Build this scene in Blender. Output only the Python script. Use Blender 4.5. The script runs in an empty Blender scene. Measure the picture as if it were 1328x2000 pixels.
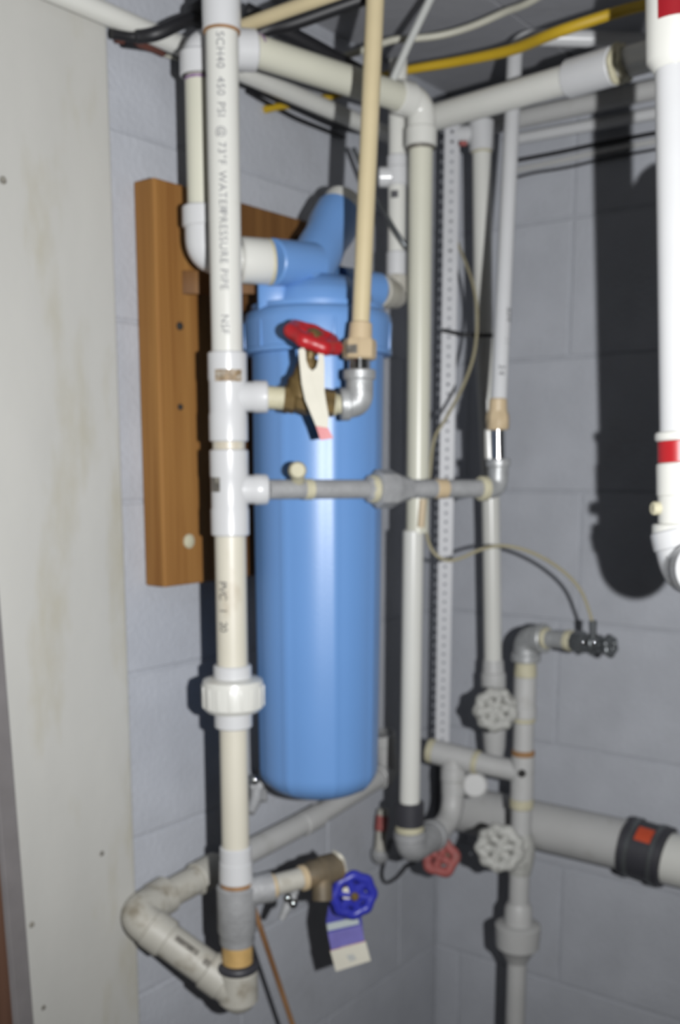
import bpy, bmesh, math, random
from mathutils import Vector, Matrix, Quaternion

random.seed(7)
sc = bpy.context.scene
COL = sc.collection

# ------------------------------------------------------------------ camera
F = 2050.0                      # focal length in pixels of the 1328 x 2000 frame
YPP = 1240.0                    # row of the optical axis (the photograph is shifted)
PITCH = math.atan((YPP - 902.0) / F)
CP, SP = math.cos(PITCH), math.sin(PITCH)
H = 1.6714                      # eye height
cam_d = bpy.data.cameras.new('camera')
cam = bpy.data.objects.new('camera', cam_d)
COL.objects.link(cam)
cam.location = (0, 0, H)
cam.rotation_euler = (math.pi / 2 - PITCH, 0, 0)
cam_d.sensor_fit = 'VERTICAL'
cam_d.sensor_height = 36.0
cam_d.sensor_width = 24.0
cam_d.lens = F / 2000.0 * 36.0
cam_d.shift_y = (YPP - 1000.0) / 2000.0
cam_d.clip_start = 0.01
cam_d.dof.use_dof = True        # the photograph is out of focus: the lens was set too near
cam_d.dof.focus_distance = 0.52
cam_d.dof.aperture_fstop = 9.5
sc.camera = cam

# ------------------------------------------------------------------ light
w = bpy.data.worlds.new('world')
sc.world = w
w.use_nodes = True
w.node_tree.nodes['Background'].inputs[0].default_value = (1.0, 0.72, 0.34, 1)
w.node_tree.nodes['Background'].inputs[1].default_value = 0.010
fl = bpy.data.lights.new('camera_flash', 'SPOT')
fl.energy = 82.0
fl.color = (0.985, 0.99, 1.0)
fl.shadow_soft_size = 0.007
fl.spot_size = math.radians(112)
fl.spot_blend = 0.9
flo = bpy.data.objects.new('camera_flash', fl)
COL.objects.link(flo)
flo.location = (0.141, 0.0, H)
flo.rotation_euler = (math.radians(93), 0, math.radians(6))

vs = sc.view_settings
vs.view_transform = 'Standard'
vs.look = 'None'
vs.exposure = 0.0
vs.gamma = 1.0
vs.use_curve_mapping = False

# ------------------------------------------------------------------ geometry of the place
D = 1.78                        # distance to the corner of the two block walls
CX = 0.0966 * D
C3 = Vector((CX, D, 0))
TL = Vector((-0.6, -0.8, 0))    # along the left wall, away from the corner
NL = Vector((0.8, -0.6, 0))     # left wall normal, into the room
TR = Vector((0.8, -0.6, 0))     # along the right wall, away from the corner
NR = Vector((-0.6, -0.8, 0))    # right wall normal, into the room
ZC = 0.575                      # ceiling above the eye
UP = Vector((0, 0, 1))


def ray(px, py):
    xc = (px - 664.0) / F
    yc = (YPP - py) / F
    return Vector((xc, CP + yc * SP, -SP + yc * CP))


def P(px, py, Y):
    r = ray(px, py)
    t = Y / r.y
    return Vector((r.x * t, Y, H + r.z * t))


def onL(px, py, off=0.0):
    r = ray(px, py)
    t = (C3.dot(NL) + off) / r.dot(NL)
    return Vector((r.x * t, r.y * t, H + r.z * t))


def onR(px, py, off=0.0):
    r = ray(px, py)
    t = (C3.dot(NR) + off) / r.dot(NR)
    return Vector((r.x * t, r.y * t, H + r.z * t))


def rp(wpx, py, Y):             # radius of a round thing that shows wpx pixels wide
    yc = (YPP - py) / F
    return 0.5 * wpx * Y / (F * (CP + yc * SP))


def lerp(a, b, t):
    return a + (b - a) * t


# ------------------------------------------------------------------ materials
def s2l(c):
    c = c / 255.0
    return c / 12.92 if c <= 0.04045 else ((c + 0.055) / 1.055) ** 2.4


def rgb(r, g, b):
    return (s2l(r) * 0.65, s2l(g) * 0.65, s2l(b) * 0.65, 1.0)


def mat(name, col, rough=0.5, metal=0.0, var=0.08, vscale=30.0, bump=0.0, bscale=120.0,
        stain=None, sscale=9.0, samt=0.5, sthr=0.55, stretch=(1, 1, 1), spec=0.5, coat=0.0):
    m = bpy.data.materials.new(name)
    m.use_nodes = True
    nt = m.node_tree
    N, L = nt.nodes, nt.links
    b = N['Principled BSDF']
    b.inputs['Roughness'].default_value = rough
    b.inputs['Metallic'].default_value = metal
    b.inputs['Specular IOR Level'].default_value = spec
    b.inputs['Coat Weight'].default_value = coat
    b.inputs['Coat Roughness'].default_value = 0.12
    tc = N.new('ShaderNodeTexCoord')
    mp = N.new('ShaderNodeMapping')
    mp.inputs['Scale'].default_value = stretch
    L.new(tc.outputs['Object'], mp.inputs['Vector'])
    n1 = N.new('ShaderNodeTexNoise')
    n1.inputs['Scale'].default_value = vscale
    n1.inputs['Detail'].default_value = 5.0
    L.new(mp.outputs[0], n1.inputs['Vector'])
    rmp = N.new('ShaderNodeMapRange')
    rmp.inputs['From Min'].default_value = 0.3
    rmp.inputs['From Max'].default_value = 0.7
    rmp.inputs['To Min'].default_value = 1.0 - var
    rmp.inputs['To Max'].default_value = 1.0 + var
    L.new(n1.outputs['Fac'], rmp.inputs['Value'])
    mul = N.new('ShaderNodeMix')
    mul.data_type = 'RGBA'
    mul.blend_type = 'MULTIPLY'
    mul.inputs['Factor'].default_value = 1.0
    mul.inputs['A'].default_value = col
    L.new(rmp.outputs[0], mul.inputs['B'])
    out = mul.outputs['Result']
    if stain is not None:
        n2 = N.new('ShaderNodeTexNoise')
        n2.inputs['Scale'].default_value = sscale
        n2.inputs['Detail'].default_value = 6.0
        n2.inputs['Roughness'].default_value = 0.6
        L.new(mp.outputs[0], n2.inputs['Vector'])
        r2 = N.new('ShaderNodeMapRange')
        r2.inputs['From Min'].default_value = sthr
        r2.inputs['From Max'].default_value = sthr + 0.18
        r2.inputs['To Min'].default_value = 0.0
        r2.inputs['To Max'].default_value = samt
        L.new(n2.outputs['Fac'], r2.inputs['Value'])
        mx = N.new('ShaderNodeMix')
        mx.data_type = 'RGBA'
        L.new(r2.outputs[0], mx.inputs['Factor'])
        L.new(out, mx.inputs['A'])
        mx.inputs['B'].default_value = stain
        out = mx.outputs['Result']
    L.new(out, b.inputs['Base Color'])
    if bump > 0:
        n3 = N.new('ShaderNodeTexNoise')
        n3.inputs['Scale'].default_value = bscale
        n3.inputs['Detail'].default_value = 4.0
        L.new(tc.outputs['Object'], n3.inputs['Vector'])
        bp = N.new('ShaderNodeBump')
        bp.inputs['Strength'].default_value = bump
        bp.inputs['Distance'].default_value = 0.004
        L.new(n3.outputs['Fac'], bp.inputs['Height'])
        L.new(bp.outputs[0], b.inputs['Normal'])
    return m


def wood_mat(name, c1, c2, scale=1.0):
    m = bpy.data.materials.new(name)
    m.use_nodes = True
    nt = m.node_tree
    N, L = nt.nodes, nt.links
    b = N['Principled BSDF']
    b.inputs['Roughness'].default_value = 0.6
    b.inputs['Specular IOR Level'].default_value = 0.25
    tc = N.new('ShaderNodeTexCoord')
    mp = N.new('ShaderNodeMapping')
    mp.inputs['Scale'].default_value = (60 * scale, 60 * scale, 2.2 * scale)
    L.new(tc.outputs['Object'], mp.inputs['Vector'])
    n = N.new('ShaderNodeTexNoise')
    n.inputs['Scale'].default_value = 1.0
    n.inputs['Detail'].default_value = 6
    n.inputs['Distortion'].default_value = 0.6
    L.new(mp.outputs[0], n.inputs['Vector'])
    cr = N.new('ShaderNodeValToRGB')
    cr.color_ramp.elements[0].position = 0.3
    cr.color_ramp.elements[0].color = c2
    cr.color_ramp.elements[1].position = 0.68
    cr.color_ramp.elements[1].color = c1
    L.new(n.outputs['Fac'], cr.inputs['Fac'])
    L.new(cr.outputs[0], b.inputs['Base Color'])
    bp = N.new('ShaderNodeBump')
    bp.inputs['Strength'].default_value = 0.2
    bp.inputs['Distance'].default_value = 0.002
    L.new(n.outputs['Fac'], bp.inputs['Height'])
    L.new(bp.outputs[0], b.inputs['Normal'])
    return m


M = {}
M['block'] = mat('painted_block', rgb(196, 199, 206), 0.75, var=0.06, vscale=14, bump=0.3, bscale=150,
                 stain=rgb(150, 150, 152), sscale=7, samt=0.35, sthr=0.58, spec=0.25)
M['mortar'] = mat('painted_mortar', rgb(190, 193, 200), 0.8, var=0.06, bump=0.3, bscale=140, spec=0.2)
M['panel'] = mat('smooth_wall_paint', rgb(205, 204, 198), 0.6, var=0.03, vscale=6, bump=0.08, bscale=60,
                 stain=rgb(176, 166, 128), sscale=3.4, samt=0.5, sthr=0.54, stretch=(3.2, 3.2, 1.0), spec=0.3)
M['ceiling'] = mat('grey_ceiling', rgb(176, 177, 182), 0.8, var=0.06, vscale=8, bump=0.2, bscale=60, spec=0.2)
M['floor'] = mat('concrete_floor', rgb(120, 120, 120), 0.85, var=0.12, vscale=10, bump=0.4, bscale=60)
M['wood'] = wood_mat('pine_board', rgb(176, 128, 70), rgb(140, 92, 44))
M['wood_d'] = wood_mat('dark_pine_board', rgb(136, 96, 52), rgb(106, 70, 36))
M['stick'] = wood_mat('stick_wood', rgb(170, 128, 88), rgb(130, 92, 60))
M['trimwood'] = wood_mat('brown_trim', rgb(112, 82, 66), rgb(84, 58, 46))
M['trimgrey'] = mat('grey_trim', rgb(128, 124, 124), 0.55)
M['pvc'] = mat('white_pvc', rgb(236, 236, 229), 0.28, var=0.02, vscale=12, coat=0.15,
               stain=rgb(190, 182, 160), sscale=16, samt=0.25, sthr=0.62)
M['pvc_bright'] = mat('bright_white_pvc', rgb(226, 227, 228), 0.3, var=0.015, coat=0.15)
M['pvc_cream'] = mat('ivory_pvc', rgb(228, 227, 209), 0.35, var=0.03, vscale=10)
M['pvc_stained'] = mat('stained_pvc', rgb(230, 225, 208), 0.4, var=0.03, stain=rgb(168, 138, 98), sscale=14,
                       samt=0.7, sthr=0.55, stretch=(1, 1, 0.5))
M['pvc_grimy'] = mat('grimy_pvc', rgb(200, 197, 186), 0.5, var=0.06, stain=rgb(128, 116, 92), sscale=30,
                     samt=0.75, sthr=0.52)
M['grey_pvc'] = mat('painted_grey_pipe', rgb(204, 204, 202), 0.5, var=0.04, vscale=20,
                    stain=rgb(150, 145, 130), sscale=22, samt=0.4, sthr=0.6)
M['cream'] = mat('cream_cpvc', rgb(222, 206, 166), 0.4, var=0.03)
M['cream_d'] = mat('cream_fitting', rgb(214, 192, 156), 0.42, var=0.04, stain=rgb(120, 100, 80), sscale=40, samt=0.5, sthr=0.62)
M['tape'] = mat('thread_tape', rgb(212, 206, 176), 0.6, var=0.08, vscale=60, bump=0.3, bscale=300)
M['rust'] = mat('rusty_ring', rgb(170, 128, 84), 0.7, var=0.2, vscale=60)
M['gold'] = mat('yellowed_brass', rgb(214, 176, 112), 0.55, 0.0, var=0.15, vscale=60)
M['galv'] = mat('galvanised_steel', rgb(190, 192, 192), 0.45, 0.35, var=0.15, vscale=90, bump=0.15, bscale=200)
M['galv_d'] = mat('dull_grey_iron', rgb(176, 177, 178), 0.6, 0.15, var=0.1, vscale=60, bump=0.25, bscale=200)
M['chrome'] = mat('chrome', rgb(225, 228, 230), 0.12, 1.0, var=0.02)
M['steel_d'] = mat('dark_steel', rgb(120, 124, 126), 0.35, 0.6, var=0.1)
M['brass'] = mat('old_brass', rgb(128, 106, 64), 0.5, 0.45, var=0.2, vscale=60, stain=rgb(70, 58, 38), sscale=40, samt=0.7, sthr=0.5)
M['brass_d'] = mat('dull_brass', rgb(116, 104, 84), 0.6, 0.2, var=0.2, vscale=50, stain=rgb(170, 140, 100), sscale=35, samt=0.6, sthr=0.55)
M['red'] = mat('red_paint', rgb(190, 30, 38), 0.4, var=0.08, vscale=50)
M['red_faded'] = mat('faded_red', rgb(172, 92, 88), 0.65, var=0.18, vscale=60, stain=rgb(140, 120, 110), sscale=40, samt=0.7, sthr=0.55)
M['red_label'] = mat('red_label', rgb(160, 16, 30), 0.4, var=0.06)
M['orange'] = mat('orange_sticker', rgb(214, 84, 48), 0.5, var=0.08)
M['blue'] = mat('blue_plastic', rgb(116, 164, 226), 0.38, var=0.02, vscale=8, bump=0.03, bscale=400)
M['blue_d'] = mat('dark_blue_enamel', rgb(52, 58, 176), 0.4, var=0.08)
M['tag_blue'] = mat('tag_blue', rgb(70, 72, 168), 0.6, var=0.08)
M['tag_purple'] = mat('tag_purple', rgb(124, 118, 192), 0.6, var=0.12, vscale=60)
M['tag_green'] = mat('tag_stripe', rgb(196, 206, 206), 0.6, var=0.05)
M['paper'] = mat('paper_white', rgb(232, 228, 212), 0.7, var=0.04)
M['tan'] = mat('tan_wire', rgb(176, 168, 138), 0.5, var=0.05)
M['cable_w'] = mat('white_cable', rgb(208, 206, 190), 0.45, var=0.04)
M['tube_w'] = mat('milky_tube', rgb(206, 208, 204), 0.35, var=0.03)
M['yellow'] = mat('yellow_cable', rgb(208, 172, 36), 0.45, var=0.05)
M['black'] = mat('black_rubber', rgb(34, 34, 38), 0.5, var=0.1)
M['black_s'] = mat('black_sleeve', rgb(62, 62, 68), 0.5, var=0.1)
M['black_c'] = mat('black_cable', rgb(26, 26, 30), 0.5, var=0.1)
M['brown_c'] = mat('brown_cable', rgb(104, 62, 52), 0.5, var=0.1)
M['ink'] = mat('pipe_print', rgb(138, 138, 142), 0.6, var=0.2, vscale=200)
M['ink_d'] = mat('dark_print', rgb(84, 84, 88), 0.6, var=0.2, vscale=200)
M['smudge'] = mat('stamp_smudge', rgb(150, 128, 98), 0.6, var=0.35, vscale=140, stain=rgb(215, 212, 202), sscale=160, samt=0.8, sthr=0.5)
M['smudge_d'] = mat('dark_smudge', rgb(112, 108, 100), 0.6, var=0.3, vscale=140, stain=rgb(190, 186, 172), sscale=120, samt=0.8, sthr=0.52)
M['purple'] = mat('primer_purple', rgb(150, 118, 160), 0.5, var=0.15, vscale=120, stain=rgb(205, 200, 190), sscale=120, samt=0.7, sthr=0.5)
M['dark'] = mat('dark_gap', rgb(40, 38, 36), 0.8)
M['flaky'] = mat('flaking_paint', rgb(196, 196, 190), 0.6, var=0.1, vscale=60, stain=rgb(84, 82, 76), sscale=95, samt=0.9, sthr=0.53, bump=0.5)
M['strap'] = mat('white_steel_strap', rgb(214, 215, 218), 0.45, 0.0, var=0.03)


# ------------------------------------------------------------------ mesh helpers
class B:
    def __init__(self):
        self.bm = bmesh.new()

    def ring(self, c, u, v, r, n):
        return [self.bm.verts.new(c + u * (r * math.cos(2 * math.pi * i / n)) + v * (r * math.sin(2 * math.pi * i / n)))
                for i in range(n)]

    def bridge(self, a, b):
        n = len(a)
        for i in range(n):
            self.bm.faces.new((a[i], a[(i + 1) % n], b[(i + 1) % n], b[i]))

    def rev(self, a, b, prof, n=24):
        """surface of revolution about a->b; prof = [(distance from a, radius), ...]"""
        ax = (b - a).normalized()
        u = ax.orthogonal().normalized()
        v = ax.cross(u)
        rings = [self.ring(a + ax * t, u, v, max(r, 1e-5), n) for t, r in prof]
        for p, q in zip(rings, rings[1:]):
            self.bridge(p, q)
        self.bm.faces.new(list(reversed(rings[0])))
        self.bm.faces.new(rings[-1])
        return self

    def cyl(self, a, b, r, r2=None, n=24, ch=None):
        r2 = r if r2 is None else r2
        L = (b - a).length
        c = min(0.0016, L * 0.2, r * 0.2) if ch is None else ch
        if c <= 0:
            return self.rev(a, b, [(0, r), (L, r2)], n)
        return self.rev(a, b, [(0, r - c), (c, r), (L - c, r2), (L, r2 - c)], n)

    def sweep(self, pts, r, n=14, caps=True, flat=None):
        """tube along points; r number or list; flat=(direction, factor) squeezes the section"""
        k = len(pts)
        rs = r if isinstance(r, (list, tuple)) else [r] * k
        tang = []
        for i in range(k):
            t = (pts[min(i + 1, k - 1)] - pts[max(i - 1, 0)])
            tang.append(t.normalized())
        u = tang[0].orthogonal().normalized()
        rings = []
        for i in range(k):
            if i:
                q = tang[i - 1].rotation_difference(tang[i])
                u = (q @ u)
                u = (u - tang[i] * u.dot(tang[i])).normalized()
            v = tang[i].cross(u)
            rings.append(self.ring(pts[i], u, v, rs[i], n))
        for p, q in zip(rings, rings[1:]):
            self.bridge(p, q)
        if caps:
            self.bm.faces.new(list(reversed(rings[0])))
            self.bm.faces.new(rings[-1])
        return self

    def torus(self, c, nrm, R, r, n=40, m=10, lob=0, amp=0.0):
        nrm = nrm.normalized()
        u = nrm.orthogonal().normalized()
        v = nrm.cross(u)
        rings = []
        for i in range(n):
            th = 2 * math.pi * i / n
            RR = R * (1 + amp * math.cos(lob * th))
            d = u * math.cos(th) + v * math.sin(th)
            rings.append([self.bm.verts.new(c + d * (RR + r * math.cos(2 * math.pi * j / m)) + nrm * (r * math.sin(2 * math.pi * j / m)))
                          for j in range(m)])
        for i in range(n):
            self.bridge(rings[i], rings[(i + 1) % n])
        return self

    def box(self, o, ex, ey, ez, bev=0.0):
        """box from corner o spanned by three vectors"""
        vs = [self.bm.verts.new(o + ex * i + ey * j + ez * k) for i in (0, 1) for j in (0, 1) for k in (0, 1)]
        fs = [(0, 1, 3, 2), (4, 6, 7, 5), (0, 4, 5, 1), (2, 3, 7, 6), (0, 2, 6, 4), (1, 5, 7, 3)]
        faces = [self.bm.faces.new([vs[i] for i in f]) for f in fs]
        if bev > 0:
            ed = list({e for f in faces for e in f.edges})
            bmesh.ops.bevel(self.bm, geom=ed, offset=bev, segments=2, profile=0.5, affect='EDGES')
        return self

    def sphere(self, c, r, sx=1, sy=1, sz=1, n=16):
        bmesh.ops.create_uvsphere(self.bm, u_segments=n, v_segments=max(6, n // 2), radius=r,
                                  matrix=Matrix.Translation(c) @ Matrix.Diagonal((sx, sy, sz, 1)))
        return self

    def prism(self, outline, nrm, th):
        """flat outline (list of points) thickened along nrm"""
        nrm = nrm.normalized()
        a = [self.bm.verts.new(p) for p in outline]
        b = [self.bm.verts.new(p + nrm * th) for p in outline]
        self.bm.faces.new(list(reversed(a)))
        self.bm.faces.new(b)
        self.bridge(a, b)
        return self

    def patch(self, a, b, facing, r, ang0, ang1, n=10, th=0.0006):
        """thin curved sheet round the axis a->b, centred on the facing direction"""
        ax = (b - a).normalized()
        f = (facing - ax * facing.dot(ax)).normalized()
        g = ax.cross(f)
        cols = []
        for i in range(n + 1):
            t = math.radians(ang0 + (ang1 - ang0) * i / n)
            d = f * math.cos(t) + g * math.sin(t)
            cols.append([self.bm.verts.new(q + d * rr) for q, rr in ((a, r), (b, r), (b, r + th), (a, r + th))])
        for p, q in zip(cols, cols[1:]):
            self.bridge(p, q)
        self.bm.faces.new(list(reversed(cols[0])))
        self.bm.faces.new(cols[-1])
        return self

    def mesh(self, name, material, smooth=True, angle=40):
        bm = self.bm
        bmesh.ops.recalc_face_normals(bm, faces=bm.faces[:])
        if smooth:
            lim = math.radians(angle)
            for f in bm.faces:
                f.smooth = True
            for e in bm.edges:
                if len(e.link_faces) == 2 and e.calc_face_angle(0) > lim:
                    e.smooth = False
        me = bpy.data.meshes.new(name)
        bm.to_mesh(me)
        bm.free()
        me.materials.append(material)
        return me


def fillet(pts, rad, n=8):
    out = [pts[0]]
    for i in range(1, len(pts) - 1):
        p, c, q = pts[i - 1], pts[i], pts[i + 1]
        d0, d1 = (p - c), (q - c)
        l = min(rad, d0.length * 0.49, d1.length * 0.49)
        a, b = c + d0.normalized() * l, c + d1.normalized() * l
        for k in range(n + 1):
            t = k / n
            out.append(a * (1 - t) ** 2 + c * 2 * t * (1 - t) + b * t ** 2)
    out.append(pts[-1])
    return out


def spline(pts, n=8):
    """Catmull-Rom through the points"""
    out = []
    k = len(pts)
    for i in range(k - 1):
        p0, p1, p2, p3 = pts[max(i - 1, 0)], pts[i], pts[i + 1], pts[min(i + 2, k - 1)]
        for j in range(n):
            t = j / n
            out.append(0.5 * ((2 * p1) + (p2 - p0) * t + (2 * p0 - 5 * p1 + 4 * p2 - p3) * t * t + (3 * p1 - p0 - 3 * p2 + p3) * t ** 3))
    out.append(pts[-1])
    return out


def thing(name, label, cat, loc, group=None):
    o = bpy.data.objects.new(name, None)
    o.empty_display_size = 0.02
    COL.objects.link(o)
    o.location = loc
    o['label'] = label
    o['category'] = cat
    if group:
        o['group'] = group
    return o


def part(name, b, material, parent, label=None, smooth=True, sub=None, angle=40):
    me = b.mesh(name, material, smooth, angle)
    o = bpy.data.objects.new(name, me)
    COL.objects.link(o)
    if parent is not None:
        o.parent = parent
        root = parent
        off = Vector(parent.location)
        while root.parent is not None:
            root = root.parent
            off = off + Vector(root.location)
        me.transform(Matrix.Translation(-off))
    if label:
        o['label'] = label
    return o


def single(name, b, material, label, cat, group=None, smooth=True, loc=None):
    me = b.mesh(name, material, smooth)
    o = bpy.data.objects.new(name, me)
    COL.objects.link(o)
    if loc is not None:
        me.transform(Matrix.Translation(-loc))
        o.location = loc
    o['label'] = label
    o['category'] = cat
    if group:
        o['group'] = group
    return o


def elbow(b, a, c, e, rb, rs, sl, fr=None, n=24):
    """pipe elbow: socket at a, corner c, socket at e"""
    fr = fr or max((a - c).length, (e - c).length) * 0.75
    b.sweep(fillet([a, c, e], fr, 10), rb, n)
    da, de = (c - a).normalized(), (c - e).normalized()
    b.cyl(a, a + da * sl, rs, n=n)
    b.cyl(e, e + de * sl, rs, n=n)
    return b


def text_on_pipe(name, s, a, down, facing, r, size, material, parent, spread=1.0):
    """print that runs along the pipe; letters stand across it"""
    cu = bpy.data.curves.new('print', 'FONT')
    cu.body = s
    cu.size = size
    cu.space_character = spread
    cu.align_y = 'CENTER'
    ob = bpy.data.objects.new('print', cu)
    COL.objects.link(ob)
    dg = bpy.context.evaluated_depsgraph_get()
    me = bpy.data.meshes.new_from_object(ob.evaluated_get(dg))
    bpy.data.objects.remove(ob)
    ax = down.normalized()
    f = (facing - ax * facing.dot(ax)).normalized()
    g = f.cross(ax)                     # letter tops point this way
    g = -g if g.x < 0 else g
    bm = bmesh.new()
    bm.from_mesh(me)
    bmesh.ops.triangulate(bm, faces=bm.faces[:])
    for v in bm.verts:
        x, y = v.co.x, v.co.y
        t = y / r
        v.co = a + ax * x + (f * math.cos(t) + g * math.sin(t)) * (r + 0.0007)
    b = B()
    b.bm.free()
    b.bm = bm
    return part(name, b, material, parent, smooth=False)


TOCAM = Vector((0, -1, 0))


def up_to_ceiling(pts):
    # carry the last stretch of a cable or pipe on until it meets the ceiling
    a, b = pts[-2], pts[-1]
    d = (b - a).normalized()
    if d.z < 0.25:
        d.z = 0.25
        d.normalize()
    return pts + [b + d * ((H + ZC + 0.004 - b.z) / d.z)]


def V(px, py, Y):
    """a plumb line through pixel (px, py) at depth Y: returns f(py) -> point"""
    p = P(px, py, Y)

    def f(y, dx=0.0):
        q = P(664, y, Y)
        return Vector((p.x + dx, Y, q.z))
    return f


# =================================================================== STRUCTURE
def struct(name, b, m, smooth=False):
    o = part(name, b, m, None, smooth=smooth)
    o['kind'] = 'structure'
    return o


LW, RW = 1.9, 1.5
CEIL = H + ZC
Czero = Vector((CX, D, 0))
wl = struct('wall_left', B().box(Czero - NL * 0.19 + TL * -0.2, TL * (LW + 0.2), NL * 0.1889, UP * (CEIL + 0.01)), M['mortar'])
wr = struct('wall_right', B().box(Czero - NR * 0.19 + TR * -0.0, TR * (RW), NR * 0.1887, UP * (CEIL + 0.01)), M['mortar'])
struct('floor', B().box(Vector((-2.0, -0.8, -0.1)), Vector((4, 0, 0)), Vector((0, 3.2, 0)), Vector((0, 0, 0.1))), M['floor'])

BH, BL, JT = 0.2032, 0.4, 0.0045
bcache = {}


def block_mesh(L):
    key = round(L, 3)
    if key not in bcache:
        bm = bmesh.new()
        d, c = 0.02, 0.0014
        h = BH - JT
        outer = [(0, 0), (L, 0), (L, h), (0, h)]
        inner = [(c, c), (L - c, c), (L - c, h - c), (c, h - c)]
        v0 = [bm.verts.new((x, 0, z)) for x, z in outer]
        v1 = [bm.verts.new((x, d - c, z)) for x, z in outer]
        v2 = [bm.verts.new((x, d, z)) for x, z in inner]
        for p, q in ((v0, v1), (v1, v2)):
            for i in range(4):
                bm.faces.new((p[i], p[(i + 1) % 4], q[(i + 1) % 4], q[i]))
        bm.faces.new(v2)
        bmesh.ops.recalc_face_normals(bm, faces=bm.faces[:])
        me = bpy.data.meshes.new('block')
        bm.to_mesh(me)
        bm.free()
        me.materials.append(M['block'])
        bcache[key] = me
    return bcache[key]


def lay(wall, T, N_, length, offs, start=0.0):
    ex, ey = T, N_
    R = Matrix(((ex.x, ey.x, 0, 0), (ex.y, ey.y, 0, 0), (0, 0, 1, 0), (0, 0, 0, 1)))
    for j in range(11):
        s = offs[j % len(offs)] - BL
        while s < length:
            s0, s1 = max(s, start), min(s + BL, length)
            if s1 - s0 > 0.03:
                o = bpy.data.objects.new('block', block_mesh(s1 - s0 - JT))
                COL.objects.link(o)
                p = Czero + T * (s0 + JT / 2) - N_ * (0.0195 + random.uniform(0, 0.0008))
                o.matrix_world = Matrix.Translation(Vector((p.x, p.y, j * BH + JT / 2))) @ R
                o.parent = wall
            s += BL


lay(wl, TL, NL, LW, [0.12, 0.32], start=0.004)
lay(wr, TR, NR, RW, [0.24, 0.05, 0.24, 0.05, 0.24, 0.06, 0.22, 0.25, 0.05, 0.22, 0.22], start=0.004)

# ceiling: grey boards with joints that run parallel to the left wall
ce = struct('ceiling', B().box(Czero - TL * 0.3 - TR * 0.3 + UP * (CEIL + 0.012), TL * 2.4, TR * 2.2, UP * 0.08), M['mortar'])
for i in range(6):
    part('panel', B().box(Czero - TL * 0.05 + TR * (i * 0.2435 - 0.02) + UP * CEIL, TL * 2.0, TR * 0.2405, UP * 0.0125, 0.0012), M['ceiling'], ce, smooth=False)

# smooth painted sheet on the near part of the left wall
pl0 = onL(222, 900, 0.0)
tpan = (pl0 - Czero).dot(TL)
wn = struct('wall_near', B().box(Czero + TL * tpan + NL * 0.0006, TL * (LW - tpan), NL * 0.013, UP * (H + 0.53), 0.003), M['panel'])

for px, py, r in ((199, 1667, 0.0032), (62, 1806, 0.0035), (6, 352, 0.004), (85, 1968, 0.003)):
    c = onL(px, py, 0.0136)
    part('nail_hole', B().rev(c - NL * 0.001, c + NL * 0.0006, [(0, r), (0.0012, r), (0.0016, r * 0.6)], 10), M['smudge_d'], wn)

# trim at the far left edge
ta, tb = onL(-8, 1290, 0.03), onL(50, 2000, 0.03)
td = (tb - ta)
td = td / abs(td.z) * -1 if td.z > 0 else td / abs(td.z)
top = ta - td * 0.35
bot = ta + td * ((ta.z - 0.0))
tr = struct('trim_1', B().box(top, bot - top, TL * 0.022, NL * 0.016, 0.002), M['trimgrey'])
part('edge_strip', B().box(top + TL * 0.024, bot - top, TL * 0.008, NL * 0.02, 0.0015), M['trimgrey'], tr)
part('brown_board', B().box(top + TL * 0.034, bot - top, TL * 0.07, NL * 0.03, 0.003), M['trimwood'], tr)

# =================================================================== WIDE PINE BOARD
p0 = onL(311, 700, 0.034)
tb0 = (p0 - Czero).dot(TL)
tb1 = (onL(646, 420, 0.034) - Czero).dot(TL)
ztop, zbot = onL(306, 347, 0.034).z, onL(317, 1148, 0.034).z
wb = thing('pine_board', 'wide brown pine board screwed flat to the block wall behind the blue filter', 'board', Czero + TL * tb0 + UP * zbot)
tbm = (onL(447, 700, 0.034) - Czero).dot(TL)
part('plank', B().box(Czero + TL * (tbm + 0.0008) + NL * 0.001 + UP * zbot, TL * (tb0 - tbm), NL * 0.033, UP * (ztop - zbot), 0.002), M['wood'], wb, smooth=False)
part('plank', B().box(Czero + TL * tb1 + NL * 0.001 + UP * zbot, TL * (tbm - tb1), NL * 0.0325, UP * (ztop - zbot), 0.002), M['wood_d'], wb, 'darker reddish plank', smooth=False)
for px, py, r, mm, nm, lb in ((350, 637, 0.0045, 'dark', 'nail', None), (351, 795, 0.0035, 'dark', 'nail', None),
                              (368, 1057, 0.0085, 'tape', 'washer_screw', 'pale washer-head screw'),
                              (581, 466, 0.004, 'dark', 'nail', None)):
    c = onL(px, py, 0.034)
    part(nm, B().rev(c, c + NL * 0.004, [(0, r), (0.002, r), (0.004, r * 0.5)], 14), M[mm], wb, lb)

# =================================================================== BLUE WATER FILTER
FY = 1.29
fax = V(622, 1050, FY)
fz = lambda y: fax(y).z
ft = thing('water_filter', 'tall blue water filter housing with ringed cap hanging on the pine board', 'water filter', fax(1555))
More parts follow.
